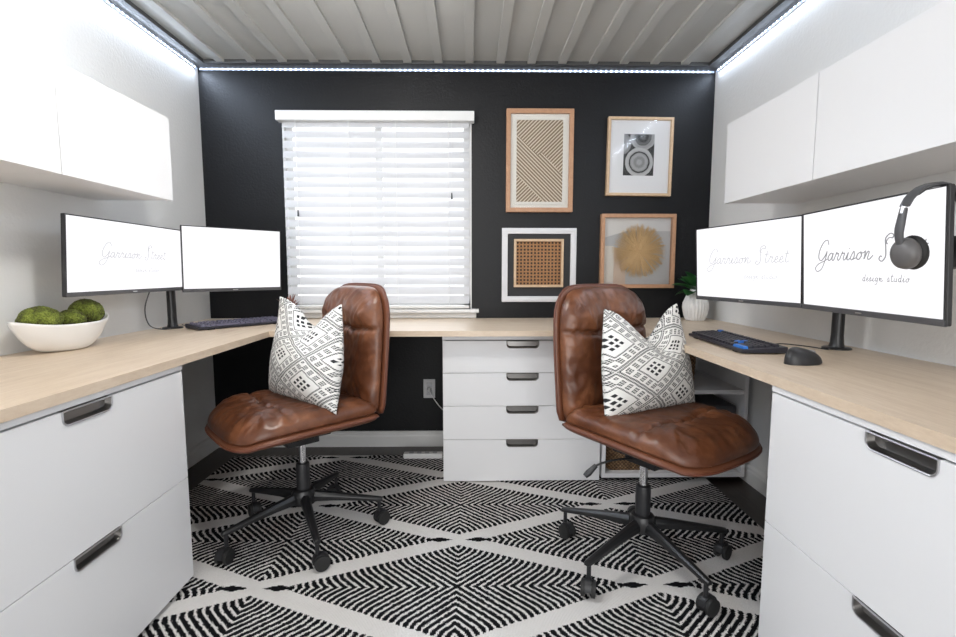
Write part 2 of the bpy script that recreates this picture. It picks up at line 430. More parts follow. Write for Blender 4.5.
b.build('edge_band', 'oak_edge', wt)
# drawer front with a real notch at the top and a metal recess pull
def notch_pts(w, zb, zt, nw=.158, nd=.036, r=.017):
    pts = [(-w / 2, zb), (w / 2, zb), (w / 2, zt), (nw / 2, zt), (nw / 2, zt - nd + r)]
    for i in range(1, 7):
        t = -i / 6 * PI / 2; pts.append((nw / 2 - r + r * math.cos(t), zt - nd + r + r * math.sin(t)))
    for i in range(0, 7):
        t = -PI / 2 - i / 6 * PI / 2; pts.append((-nw / 2 + r + r * math.cos(t), zt - nd + r + r * math.sin(t)))
    pts += [(-nw / 2, zt), (-w / 2, zt)]; return pts
def cabinet(label, loc, rz, w, dep, splits, mat, htop, group=None, plinth=.016, mh='steel'):
    """local: front faces -y at y=0, body behind it, x along the width"""
    t = thing('drawer_cabinet', label, 'cabinet', loc, rz, group)
    zb = plinth
    b = MB(); s = .016
    b.box(-w / 2, .020, zb, -w / 2 + s, dep, htop); b.box(w / 2 - s, .020, zb, w / 2, dep, htop)
    b.box(-w / 2 + s, .020, zb, w / 2 - s, dep, zb + s); b.box(-w / 2 + s, .020, htop - s, w / 2 - s, dep, htop); b.box(-w / 2 + s, dep - .008, zb + s, w / 2 - s, dep, htop - s)
    b.box(-w / 2, .0, splits[-1] + .004, w / 2, .0195, htop)
    b.build('body', mat, t)
    BX(-w / 2 + .01, .03, 0, w / 2 - .01, dep - .02, zb).build('plinth', 'blackplastic', t)
    for k in range(len(splits) - 1):
        z0, z1 = splits[k] + .0012, splits[k + 1] - .0012
        fn = lambda a, c, h: (a, h, c)
        d = MB().prism(notch_pts(w - .004, z0, z1), fn, 0, .018).build('drawer', mat, t, bevel=.0012)
        nw, nd = .158, .036
        pts = notch_pts(10, z0, z1)[3:-1]
        b = MB()
        # rim
        ring = [(x * 1., -.0012, z) for x, z in pts]; ring2 = ring[:]
        b.tube(ring + [(-nw / 2, -.0012, z1 - .001), (0, -.0012, z1 - .001), (nw / 2, -.0012, z1 - .001)], .0024, 6, closed=True)
        hd = b.build('handle', mh, d, smooth=True)
        b = MB(); n = len(pts)
        ins = [(x * .985, z1 + (z - z1) * .96) for x, z in pts]
        vs = [(x, .0005, z) for x, z in ins] + [(x * .97, .0155, z1 + (z - z1) * .85) for x, z in ins]
        b.add(vs, [(i, i + 1, n + i + 1, n + i) for i in range(n - 1)] + [list(range(n, 2 * n))])
        b.add([(-nw / 2, .001, z1 - .004), (nw / 2, .001, z1 - .004), (nw / 2, .016, z1 - .004), (-nw / 2, .016, z1 - .004)], [(0, 1, 2, 3)])
        b.build('finger_recess', 'handle_in', d, smooth=True)
    return t
ZP = .0115
HT = ZU - ZP - .001
sp2 = [.018, .385 - ZP, .752 - ZP]
cabinet('large white two-drawer cabinet under the left worktop beside the left brown chair', (-.965, 1.21, ZP), R(90), .80, .585, sp2, 'cab', HT, 'white drawer cabinets under the worktop')
cabinet('large white two-drawer cabinet under the right worktop near the computer mouse', (.826, .895, ZP), R(-90), .80, .585, sp2, 'cab', HT, 'white drawer cabinets under the worktop')
def zz(y): return 1.08 - (y - 272) / 485 * 2.385 - ZP
cabinet('grey-white four-drawer cabinet under the rear worktop below the wall art', (.2575, 2.385, ZP), 0, .80, .535,
        [.006, .224, .397, .566, .730], 'cab', HT, plinth=.005, mh='handle_in')
# open shelf unit
su = thing('shelf_unit', 'open grey-white shelf unit under the rear worktop behind the right chair', 'shelf', (1.035, 2.385, ZP))
W2 = .368; s = .018
for a_, c_ in ((-W2, -W2 + s), (W2 - s, W2)): BX(a_, 0, .02, c_, .535, HT).build('side_panel', 'cab', su)
BX(-W2 + s, 0, HT - s, W2 - s, .535, HT).build('top_panel', 'cab', su)
BX(-W2 + s, 0, .02, W2 - s, .535, .042).build('bottom_panel', 'cab', su)
BX(-W2 + s, .01, .452, W2 - s, .52, .472).build('shelf', 'cab', su)
BX(-W2 + s, .52, .042, W2 - s, .533, HT - s).build('back_panel', 'cabgrey', su)
BX(-W2 + .01, .03, 0, W2 - .01, .5, .02).build('plinth', 'blackplastic', su)
def basket(label, x, y, z, w, d, h):
    t = thing('wicker_basket', label, 'basket', (x, y, z), 0, 'wicker baskets in the shelf unit')
    b = MB(); o = rrect(w, d, .03, 4); n = len(o); o2 = rrect(w * .96, d * .96, .03, 4); oi = rrect(w - .03, d - .03, .02, 4)
    vs = [(a, c, 0) for a, c in o2]; rows = 14
    for r in range(1, rows + 1):
        f = 1 + .010 * (r % 2); q = .96 + .04 * r / rows
        vs += [(a * q * f, c * q * f, h * r / rows) for a, c in o]
    vs += [(a, c, h) for a, c in oi] + [(a, c, .01) for a, c in oi]
    R_ = rows + 3
    fs = [(r * n + k, r * n + (k + 1) % n, (r + 1) * n + (k + 1) % n, (r + 1) * n + k) for r in range(R_ - 1) for k in range(n)]
    fs += [list(range(n))[::-1], [(R_ - 1) * n + k for k in range(n)]]
    b.add(vs, fs); b.build('body', 'basket', t, smooth=True)
    MB().tube([(a, c, h) for a, c in rrect(w * 1.0, d * 1.0, .03, 4)], .008, 8, closed=True).build('rim', 'basket', t, smooth=True)
basket('brown wicker basket on the lower shelf beside the grey printer', .885, 2.60, ZP + .042, .36, .36, .30)
basket('brown wicker basket on the upper shelf behind the cushion', 1.02, 2.62, ZP + .472, .30, .34, .20)
pr_ = thing('printer', 'grey desktop printer on the lower shelf behind the right chair seat', 'printer', (1.245, 2.60, ZP + .042))
BX(-.10, -.19, 0, .13, .2, .20).build('body', 'cabgrey', pr_, bevel=.008)
BX(-.13, -.17, .205, .13, .2, .34).build('upper_body', 'darkgrey', pr_, bevel=.012)
BX(-.08, -.195, .03, .11, -.19, .15).build('paper_tray', 'silverplastic', pr_, bevel=.002)
BX(.03, -.176, .285, .07, -.17, .30).build('display', M['matboard'], pr_, bevel=.001)
# wall cabinets
def upper(label, loc, rz, ys, dep=.318):
    t = thing('wall_cabinet', label, 'cabinet', loc, rz, 'white wall cabinets')
    w = ys; s = .016; b = MB()
    b.box(-w / 2, .019, 0, -w / 2 + s, dep, .335); b.box(w / 2 - s, .019, 0, w / 2, dep, .335)
    b.box(-w / 2 + s, .019, .0, w / 2 - s, dep, s); b.box(-w / 2 + s, .019, .335 - s, w / 2 - s, dep, .335); b.box(-w / 2 + s, dep - .006, s, w / 2 - s, dep, .335 - s)
    b.build('body', 'cab', t)
    BX(-w / 2 + .0015, 0, -.002, w / 2 - .0015, .018, .335).build('door', 'cab', t, bevel=.001)
for xs, rz, ends, side in ((-1.252, R(90), (2.10, 1.54, .98, .42), 'left'), (1.112, R(-90), (2.155, 1.60, 1.045, .49), 'right')):
    nm = ['white wall cabinet nearest the black wall above the %s monitors' % side,
          'white wall cabinet second from the black wall on the %s side' % side,
          'white wall cabinet third from the black wall on the %s side' % side]
    for i in range(3):
        a, c = ends[i], ends[i + 1]
        upper(nm[i], (xs, (a + c) / 2, 1.380), rz, a - c - .001, dep=.3205)

# ------------------------------------------------------------------ wall art
def frame_thing(label, x0, x1, z0, z1, fw, fd, mat, group='framed wall art'):
    t = thing('picture_frame', label, 'wall art', ((x0 + x1) / 2, YB - .001, (z0 + z1) / 2), 0, group)
    w, h = x1 - x0, z1 - z0
    ring_frame(w, h, fw, 0, fd).build('frame', mat, t, bevel=.002)
    return t, w, h
def ring_frame(w, h, fw, y0, y1, cx=0, cz=0):
    b = MB(); W, H = w / 2, h / 2
    o = [(-W, -H), (W, -H), (W, H), (-W, H)]; i = [(-W + fw, -H + fw), (W - fw, -H + fw), (W - fw, H - fw), (-W + fw, H - fw)]
    vs = [(a + cx, -y0, c + cz) for a, c in o] + [(a + cx, -y0, c + cz) for a, c in i] + [(a + cx, -y1, c + cz) for a, c in o] + [(a + cx, -y1, c + cz) for a, c in i]
    fs = []
    for k in range(4):
        j = (k + 1) % 4
        fs += [(k, j, 4 + j, 4 + k), (8 + k, 8 + j, 12 + j, 12 + k), (k, j, 8 + j, 8 + k), (4 + k, 4 + j, 12 + j, 12 + k)]
    return b.add(vs, fs)
def panel(w, h, y0, y1, cx=0, cz=0): return BX(cx - w / 2, -y1, cz - h / 2, cx + w / 2, -y0, cz + h / 2)
def puv(w, h, cx=0, cz=0): return lambda p, i: ((p[0] - cx) / w + .5, (p[2] - cz) / h + .5)
t, w_, h_ = frame_thing('tall tan framed woven zigzag textile, upper left of the wall art', .208, .603, 1.434, 2.026, .026, .030, 'frame_tan')
panel(w_ - .04, h_ - .04, .004, .010).build('mat_board', 'cream', t)
ring_frame(w_ - .09, h_ - .09, .016, .010, .018).build('inner_border', 'cream', t)
panel(w_ - .105, h_ - .105, .010, .0135).build('woven_panel', 'zigzag', t, uv=puv(w_ - .105, h_ - .105))
panel(w_ - .05, h_ - .05, .024, .0255).build('glazing', 'glass', t)
t, w_, h_ = frame_thing('pale wood framed black and white print of log rings', .803, 1.188, 1.530, 1.982, .016, .030, 'frame_oak')
t.rotation_euler[1] = R(.6)
panel(w_ - .03, h_ - .03, .004, .014).build('mat_board', 'matboard', t)
panel(.18, .238, .014, .0155, -.004, .012).build('log_ring_print', 'rings', t, uv=puv(.18, .238, -.004, .012))
panel(w_ - .03, h_ - .03, .024, .0255).build('glazing', 'glass', t)
t, w_, h_ = frame_thing('square tan framed dried straw sunburst over pale paper collage', .776, 1.223, .984, 1.424, .022, .036, 'frame_tan')
panel(w_ - .04, h_ - .04, .003, .008).build('collage_backing', 'collage', t, uv=puv(w_ - .04, h_ - .04))
b = MB()
for k in range(900):
    a = random.uniform(0, 2 * PI); r0 = random.uniform(0, .03); r1 = random.uniform(.12, .165) * (1 if random.random() < .8 else .8)
    y0 = -.010 - random.random() * .006; y1 = -.012 - random.random() * .010
    c, s_ = math.cos(a), math.sin(a); da = random.uniform(-.06, .06)
    b.tube([(.012 + c * r0, y0, s_ * r0), (.012 + math.cos(a + da) * r1, y1, math.sin(a + da) * r1)], [.0012, .0008], 4)
o = b.build('straw_sunburst', 'straw', t); o['kind'] = 'stuff'
panel(w_ - .04, h_ - .04, .028, .0295).build('glazing', 'glass', t)
t, w_, h_ = frame_thing('white square frame around a small wood framed cane panel on black', .186, .632, .900, 1.341, .034, .022, 'white_frame')
ring_frame(w_ - .02, h_ - .02, .010, .020, .027).build('outer_moulding', 'white_frame', t)
panel(w_ - .06, h_ - .06, .002, .006).build('backing_board', 'blackboard', t)
ring_frame(.297, .287, .014, .006, .030, -.003, .012).build('inner_frame', 'frame_oak', t, bevel=.001)
panel(.272, .262, .006, .012, -.003, .012).build('cane_panel', 'cane', t, uv=puv(.272, .262, -.003, .012))
# socket, plug, cable, power strip
ot = thing('wall_outlet', 'grey wall outlet on the black wall under the rear worktop', 'outlet', (-.258, YB, .364))
panel(.072, .118, 0, .006).build('cover_plate', 'cabgrey', ot, bevel=.002)
panel(.034, .03, .006, .008, 0, .024).build('socket', 'silverplastic', ot, bevel=.002)
panel(.034, .03, .006, .008, 0, -.024).build('socket', 'silverplastic', ot, bevel=.002)
pc = thing('power_cable', 'white plug and cable running from the outlet behind the drawers', 'cable', (-.258, YB - .0085, .364))
MB().lathe([(.012, 0), (.014, .006), (.012, .024), (.005, .034)], 14).xf(Matrix.Rotation(PI / 2, 4, 'X')).build('plug', 'cord', pc, smooth=True)
MB().tube(bez([(0, -.034, 0), (.02, -.05, -.03), (.06, -.05, -.09), (.095, -.04, -.13)], 6), .003, 6).build('cord', 'cord', pc, smooth=True)
ps = thing('power_strip', 'long white power strip lying on the rug edge by the black wall', 'power strip', (-.265, 2.72, .0115))
BX(-.125, -.022, 0, .10, .022, .03).build('body', 'white_trim', ps, bevel=.006)
for i in range(4): MB().prism(rrect(.026, .026, .006, 3, -.08 + i * .045, 0), lambda a, c, h: (a, c, h), .03, .0315).build('socket', 'silverplastic', ps)

# ------------------------------------------------------------------ office chairs
def padmesh(L, W, T, mapf, n=44, corner=4.5, edge=5., seams=(), low=.25, amp=1., seed=0, lump=None):
    """cushion: a runs along L, b along W (half sizes), h up"""
    b = MB(); idx = {}
    g = [math.sin(PI / 2 * (2 * i / n - 1)) for i in range(n + 1)]
    def pos(u, v, side):
        m = max(abs(u), abs(v)); cn = corner[0] if u > 0 else corner[1]; r = (abs(u) ** cn + abs(v) ** cn) ** (1 / cn) if m > 0 else 1
        k = m / r if m > 0 else 1
        a, c = L * u * k, W * v * k
        t = max(0., 1 - m ** edge) ** .5
        if side > 0:
            h = T * t
            if lump: h *= lump(u, v)
            for kind, p0, wd, dp in seams:
                q = (u if kind == 'u' else v) - (p0(v) if callable(p0) else p0)
                e = math.exp(-(q / wd) ** 2); h -= dp * e * t
                e2 = math.exp(-(abs(q) / (wd * 4.5)) ** 1.3)
                h += .0035 * amp * e2 * math.sin((v if kind == 'u' else u) * 34 + 3 * noise.noise(Vector((u * 3, v * 3, seed)))) * t
            h += amp * (.008 * noise.noise(Vector((u * 2.6, v * 2.6, seed))) + .0022 * (1 - abs(noise.noise(Vector((u * 5, v * 7, seed + 4)))) * 4)) * t
            e3 = max(0, m - .62) / .38
            ang = math.atan2(v, u)
            h += amp * .0045 * e3 * (1 - e3 ** 6) * math.sin(ang * 30 + 4 * noise.noise(Vector((u * 2, v * 2, seed + 9)))) * t
        else: h = -T * low * t
        return mapf(a, c, h, u, v)
    for side in (1, -1):
        for i in range(n + 1):
            for j in range(n + 1):
                ed = i in (0, n) or j in (0, n)
                if ed and side < 0: idx[side, i, j] = idx[1, i, j]; continue
                idx[side, i, j] = len(b.v); b.v.append(pos(g[i], g[j], side))
        for i in range(n):
            for j in range(n):
                b.f.append([idx[side, i, j], idx[side, i + 1, j], idx[side, i + 1, j + 1], idx[side, i, j + 1]]); b.mi.append(0)
    return b
def outline(L, W, corner, mapf, h, n=64):
    out = []
    for k in range(n):
        t = 2 * PI * k / n; u, v = math.cos(t), math.sin(t); m = max(abs(u), abs(v)); u, v = u / m, v / m
        cn = corner[0] if u > 0 else corner[1]; r = (abs(u) ** cn + abs(v) ** cn) ** (1 / cn); out.append(mapf(L * u / r, W * v / r, h, u, v))
    return out
def office_chair(label, loc, yaw, base_abs, seat_dx, seat_dy, knob_side):
    """local +x is the way the chair faces"""
    t = thing('office_chair', label, 'chair', loc, yaw, 'brown leather office chairs')
    ox, oy = seat_dx, seat_dy
    def smap(z):
        def f(a, c, h, u, v):
            fr = max(0, u); dz = -.020 * fr ** 3 + .016 * v * v * (1 - .3 * fr)
            return (ox + .010 + a, oy + c * (1 - .03 * max(0, -u)), z + h + dz)
        return f
    SL, SW = .278, .272
    padmesh(SL, SW, .026, smap(.468), 36, (4.0, 12), 6, low=1.05, amp=.15, seed=3).build('seat_shell', 'stitch', t, smooth='all')
    MB().tube(outline(SL, SW, (4.0, 12), smap(.468), .0), .0045, 6, closed=True).build('shell_piping', 'piping', t, smooth='all')
    padmesh(SL - .006, SW - .006, .066, smap(.490), 72, (4.0, 11), 6., low=.25, seed=1,
            seams=(('u', lambda v: .38 - .10 * v * v, .030, .014), ('u', -.93, .05, .01)), lump=lambda u, v: 1 + .10 * math.exp(-((u - .68) / .3) ** 2)).build('seat_cushion', 'leather', t, smooth='all')
    # back: L is height half, mapped to upright plane leaning slightly
    BH, BW = .268, .254
    lean = R(5)
    def bmap(off):
        def f(a, c, h, u, v):
            curve = -.018 * (1 - v * v) + .0
            s = a + BH
            return (ox - .272 + off - s * math.sin(lean) + h + curve + .014, oy + c * (1 - .03 * max(0, u)), .482 + s * math.cos(lean))
        return f
    padmesh(BH, BW, .022, bmap(-.018), 36, (4.6, 14), 6, low=1.1, amp=.15, seed=5).build('back_shell', 'stitch', t, smooth='all')
    MB().tube(outline(BH, BW, (4.6, 14), bmap(-.018), 0), .0045, 6, closed=True).build('shell_piping', 'piping', t, smooth='all')
    padmesh(BH - .008, BW - .008, .062, bmap(.006), 72, (4.4, 12), 5.0, low=.2, seed=2,
            seams=(('u', .34, .035, .026), ('u', -.96, .05, .01)), lump=lambda u, v: 1 + .28 * math.exp(-((u - .66) / .26) ** 2)).build('back_cushion', 'leather', t, smooth='all')
    # mechanism
    b = MB(); b.box(-.10, -.06, .405, .12, .06, .425); b.box(-.06, -.035, .375, .07, .035, .41)
    b.box(-.09, -.09, .425, -.06, .09, .440); b.box(.07, -.09, .425, .10, .09, .440)
    b.build('tilt_mechanism', 'blackmetal', t, bevel=.004)
    k = knob_side
    lv = MB().tube(bez([(-.02, k * .03, .395), (-.05, k * .12, .395), (-.075, k * .175, .380)], 5), .004, 8).build('height_lever', 'blackmetal', t, smooth=True)
    MB().tube([(-.073, k * .172, .381), (-.083, k * .200, .356), (-.088, k * .212, .345)], [.008, .012, .009], 12).build('lever_knob', 'blackplastic', lv, smooth=True)
    MB().lathe([(.014, .27), (.014, .385)], 20).build('gas_lift', 'chrome', t, smooth=True)
    MB().lathe([(.027, .125), (.027, .285), (.025, .292), (.018, .295)], 24).build('column_sleeve', 'blackplastic', t, smooth=True)
    MB().lathe([(.030, .118), (.046, .125), (.048, .165), (.040, .182), (.030, .186)], 24).build('hub', 'blackmetal', t, smooth=True)
    for i in range(5):
        a = R(base_abs) + i * 2 * PI / 5 - yaw
        ca, sa = math.cos(a), math.sin(a); P = lambda r, q, z: (ca * r - sa * q, sa * r + ca * q, z)
        b = MB(); secs = [(.035, .020, .132, .172), (.12, .017, .128, .158), (.22, .0145, .117, .139), (.300, .012, .106, .124), (.318, .010, .104, .120)]
        vs = []
        for r, hw, z0, z1 in secs:
            vs += [P(r, -hw, z0), P(r, hw, z0), P(r, hw, (z0 + z1) / 2 + .003), P(r, hw * .45, z1), P(r, -hw * .45, z1), P(r, -hw, (z0 + z1) / 2 + .003)]
        fs = [(j * 6 + k, j * 6 + (k + 1) % 6, (j + 1) * 6 + (k + 1) % 6, (j + 1) * 6 + k) for j in range(4) for k in range(6)] + [list(range(6)), list(range(24, 30))]
        b.add(vs, fs); b.build('base_leg', 'blackmetal', t, smooth=True, bevel=.002)
        ct = MB(); ct.tube([P(.303, 0, .062), P(.303, 0, .108)], .0075, 10)
        ta = a + R(35 + 60 * (i % 3)); cx, cy = P(.303, 0, 0)[:2]; dx, dy = math.cos(ta), math.sin(ta)
        cx2, cy2 = cx + dx * .012, cy + dy * .012
        # hood: half disc over the wheels
        hood = []
        for sgn in (-1, 1):
            for q in range(9):
                th = PI * q / 8; hood.append((cx2 + dx * .031 * math.cos(th) - dy * .010 * sgn, cy2 + dy * .031 * math.cos(th) + dx * .010 * sgn, .030 + .034 * math.sin(th)))
        ct.add(hood, [(q, q + 1, 10 + q, 9 + q) for q in range(8)] + [list(range(9)), list(range(9, 18)), (0, 8, 17, 9)])
        cst = ct.build('caster', 'blackplastic', t, smooth=True)
        for sgn in (-1, 1):
            ax = Vector((-dy, dx, 0)); c0 = Vector((cx2, cy2, .0295)) + ax * sgn * .0165
            MB().tube([c0 - ax * .0075, c0 - ax * .006, c0 + ax * .006, c0 + ax * .0075], [.024, .028, .028, .022], 24).build('wheel', 'rubber', cst, smooth=True)
    return t
ZR = .0115
office_chair('brown leather office chair on black casters, the left one below the window', (-.69, 1.93, ZR), R(-138), 9, .02, -.04, -1)
office_chair('brown leather office chair on black casters, the right one below the wall art', (.63, 1.70, ZR), R(-57), 1.5, .005, .080, -1)

# ------------------------------------------------------------------ throw pillows
def pillow(label, loc, rz, lean, w, h, seed, notch_u, ears, twist=0., pull=(.3, .3)):
    n = 60; b = MB(); idx = {}; uvs = []
    g = [math.sin(PI / 2 * (2 * i / n - 1)) * .35 + (2 * i / n - 1) * .65 for i in range(n + 1)]
    def pos(u, v, side):
        # outline with pulled-in edges between pointed corners
        x = w / 2 * u * (1 - .085 * (1 - v * v)); z = h / 2 * v * (1 - .06 * (1 - u * u))
        th = max(0., (1 - u * u)) ** .58 * max(0., (1 - v * v)) ** .58
        thick = .10 * th * (1 - .30 * v)
        # karate chop: top edge sinks in the middle, ears stay up
        up = max(0., (v + .15) / 1.15) ** 1.25
        q = (u - notch_u) / .50; chop = math.exp(-q * q)
        z -= ears * chop * up
        x *= 1 - (pull[0] if u < 0 else pull[1]) * up
        z0 = z + h / 2
        dep = .028 * math.exp(-((u - notch_u) / .16) ** 2) * up
        y = -(thick - dep) if side > 0 else thick * .8 - dep * .3
        y += twist * u * up * .10
        # crease noise
        cr = .006 * noise.noise(Vector((u * 3, v * 3, seed + side))) + .003 * noise.noise(Vector((u * 8, v * 8, seed)))
        y += cr * th * (1 if side < 0 else 1)
        # sit: flatten bottom edge a little
        if v < -.8: z0 += (-.8 - v) * .012
        return (x, y, z0)
    for side in (1, -1):
        for i in range(n + 1):
            for j in range(n + 1):
                if (i in (0, n) or j in (0, n)) and side < 0: idx[side, i, j] = idx[1, i, j]; continue
                idx[side, i, j] = len(b.v); b.v.append(pos(g[i], g[j], side)); uvs.append((g[i] * w / 2 + .03 * seed, g[j] * h / 2 + .017 * seed))
        for i in range(n):
            for j in range(n):
                b.f.append([idx[side, i, j], idx[side, i + 1, j], idx[side, i + 1, j + 1], idx[side, i, j + 1]]); b.mi.append(0)
    mn = min(p[2] for p in b.v)
    b.v = [(x, y, z - mn) for x, y, z in b.v]
    o = b.build('throw_pillow', 'pillow', None, smooth='all', uv=lambda p, i: uvs[i])
    o.location = loc; o.rotation_euler = (lean, 0, rz)
    return tag(o, label, 'pillow', 'printed throw pillows')
pillow('white pillow with black geometric print propped on the left brown chair', (-.697, 1.945, .547), R(-40), R(-12), .50, .43, 1, .10, .10, .6, (.26, .62))
pillow('white pillow with black geometric print propped on the right brown chair', (.690, 1.79, .547), R(27), R(-12), .48, .415, 2, .05, .12, -.5, (.44, .36))

# ------------------------------------------------------------------ script lettering
GL = {
 'G': (1.0, [[(.92, .92), (.75, 1.18), (.42, 1.1), (.14, .65), (.14, .2), (.42, .02), (.74, .3), (.86, .55), (.80, .1), (.58, -.45), (.2, -.62), (-.04, -.42), (.2, -.18), (.7, -.02), (1.0, .1)]]),
 'a': (.62, [[(.42, .38), (.22, .42), (.04, .18), (.16, 0), (.36, .14), (.46, .42), (.42, .1), (.52, 0), (.64, .1)]]),
 'r': (.50, [[(.0, .1), (.14, .46), (.18, .36), (.34, .38), (.28, .12), (.38, 0), (.52, .1)]]),
 'i': (.36, [[(0, .1), (.14, .42), (.10, .1), (.2, 0), (.36, .1)], [(.18, .60), (.20, .63)]]),
 's': (.46, [[(0, .1), (.2, .46), (.30, .2), (.18, 0), (.04, .06)], [(.22, .02), (.46, .1)]]),
 'o': (.56, [[(.3, .40), (.1, .3), (.06, .1), (.22, 0), (.40, .2), (.30, .40), (.42, .34), (.58, .36)]]),
 'n': (.72, [[(0, .36), (.1, .42), (.08, .02), (.24, .36), (.38, .38), (.34, .06), (.48, 0), (.7, .2)]]),
 'S': (.78, [[(.42, .70), (.30, .82), (.44, 1.0), (.66, .98), (.70, 1.12), (.45, 1.2), (.22, .98), (.34, .55), (.44, .12), (.26, -.12), (.04, -.02), (.08, .14), (.2, .1)]]),
 't': (.40, [[(.16, .8), (.12, .15), (.24, 0), (.42, .1)], [(0, .56), (.34, .60)]]),
 'e': (.42, [[(.04, .16), (.28, .26), (.22, .43), (.08, .3), (.08, .08), (.22, 0), (.44, .1)]]),
 'd': (.56, [[(.36, .36), (.16, .42), (.04, .16), (.2, 0), (.38, .2)], [(.40, .8), (.38, .1), (.46, 0), (.52, .04)]]),
 'g': (.54, [[(.38, .36), (.16, .42), (.06, .16), (.2, .02), (.38, .2), (.40, .4), (.38, -.2), (.2, -.36), (.04, -.26)]]),
 'u': (.56, [[(.06, .4), (.08, .08), (.22, 0), (.38, .16), (.40, .4), (.40, .06), (.5, 0)]]),
 ' ': (.42, []),
}
def lettering(text, H, r, parent, mat, fn, cx, cz, slant=.25, gap=0., name='lettering'):
    b = MB(); wid = sum(GL[c][0] + gap for c in text); x = -wid / 2
    for ch in text:
        for st in GL[ch][1]:
            pts = bez([(p[0] + slant * p[1], p[1], 0) for p in st], 5)
            b.tube([fn(cx + (x + p[0]) * H, cz + p[1] * H) for p in pts], r, 5)
        x += GL[ch][0] + gap
    return b.build(name, mat, parent)

# ------------------------------------------------------------------ monitors: local x across, -y screen side, z up
def monitor(label, A, B, z0, z1, txt=None, tilt=R(3.5)):
    """A = left end of the screen as seen, B = right end (world xy)"""
    ax, ay = A; bx_, by = B; L = math.hypot(bx_ - ax, by - ay); yaw = math.atan2(by - ay, bx_ - ax)
    H = z1 - z0
    t = thing('monitor', label, 'monitor', ((ax + bx_) / 2 - math.sin(yaw) * H / 2 * math.sin(tilt), (ay + by) / 2 + math.cos(yaw) * H / 2 * math.sin(tilt), z0), yaw, 'computer monitors')
    t.rotation_euler[0] = tilt
    MB().prism(rrect(L, H, .004, 3, 0, H / 2), lambda a, c, h: (a, h, c), .002, .013).build('housing', 'blackplastic', t, bevel=.0015)
    MB().prism(rrect(L * .6, H * .6, .02, 4, 0, H * .48), lambda a, c, h: (a, h, c), .013, .045).build('rear_bulge', 'blackplastic', t, bevel=.004)
    ring_frame(L, H, .004, -.002, .003, 0, H / 2).build('bezel', 'blackplastic', t)
    BX(-L / 2, -.004, 0, L / 2, .002, .016).build('lower_bezel', 'darkgrey', t, bevel=.001)
    s = BX(-L / 2 + .0045, 0, .0165, L / 2 - .0045, .0018, H - .0045).build('screen', 'screen', t)
    MB().tube([(-.012, -.0045, .008), (.012, -.0045, .008)], .0018, 6).build('maker_badge', 'steel', t)
    if txt:
        m, sc = txt; fn = lambda a, c: (a, -.0004, c)
        lettering('Garrison Street', .054 * sc, .0017, s, m, fn, .012, H * .50, name='script_lettering')
        lettering('design studio', .024 * sc, .0009, s, m, fn, .095 * sc, H * .31, slant=.15, gap=.06, name='small_lettering')
    BX(-.05, .045, H * .5 - .05, .05, .053, H * .5 + .05).build('mount_plate', 'blackmetal', t, bevel=.002)
    return t
monitor('wide monitor on the left side above the bowl of moss balls', (-1.399, 1.704), (-1.400, 2.395), .992, 1.281, ('ink_faint', .9))
monitor('monitor on the left side overlapping the edge of the window', (-1.370, 2.334), (-1.035, 2.672), .983, 1.301)
monitor('right-hand-side monitor nearest the black wall and the potted plant', (1.042, 2.24), (1.147, 1.672), .955, 1.276, ('ink_faint', 1.))
monitor('right-hand-side monitor nearest the camera with headphones hung on it', (1.137, 1.655), (1.074, 1.086), .955, 1.276, ('ink', 1.))
def stand(label, x, y, ends, zt):
    t = thing('monitor_stand', label, 'monitor stand', (x, y, ZT), 0, 'monitor stands')
    MB().lathe([(.046, 0), (.046, .004), (.042, .007), (.02, .008)], 28).build('base_plate', 'blackmetal', t, smooth=True)
    MB().lathe([(.026, .007), (.022, .02), (.020, .05), (.0185, zt - ZT + .04), (.012, zt - ZT + .045)], 24).build('pole', 'blackmetal', t, smooth=True)
    for i, (ex, ey, mx_, my_) in enumerate(ends):
        h = zt - ZT
        b = MB(); b.tube([(0, 0, h), (mx_ - x, my_ - y, h)], .013, 12); b.tube([(mx_ - x, my_ - y, h - .02), (mx_ - x, my_ - y, h + .02)], .018, 14)
        b.tube([(mx_ - x, my_ - y, h), (ex - x, ey - y, h)], .012, 12)
        b.build('arm', 'blackmetal', t, smooth=True)
stand('black pole monitor stand on the left worktop beside the keyboard', -1.49, 2.43, [(-1.448, 1.99, -1.50, 2.15), (-1.275, 2.532, -1.42, 2.50)], 1.13)
stand('black pole monitor stand on the right worktop beside the computer mouse', 1.335, 1.735, [(1.155, 1.978, 1.30, 1.88), (1.172, 1.366, 1.29, 1.52)], 1.115)

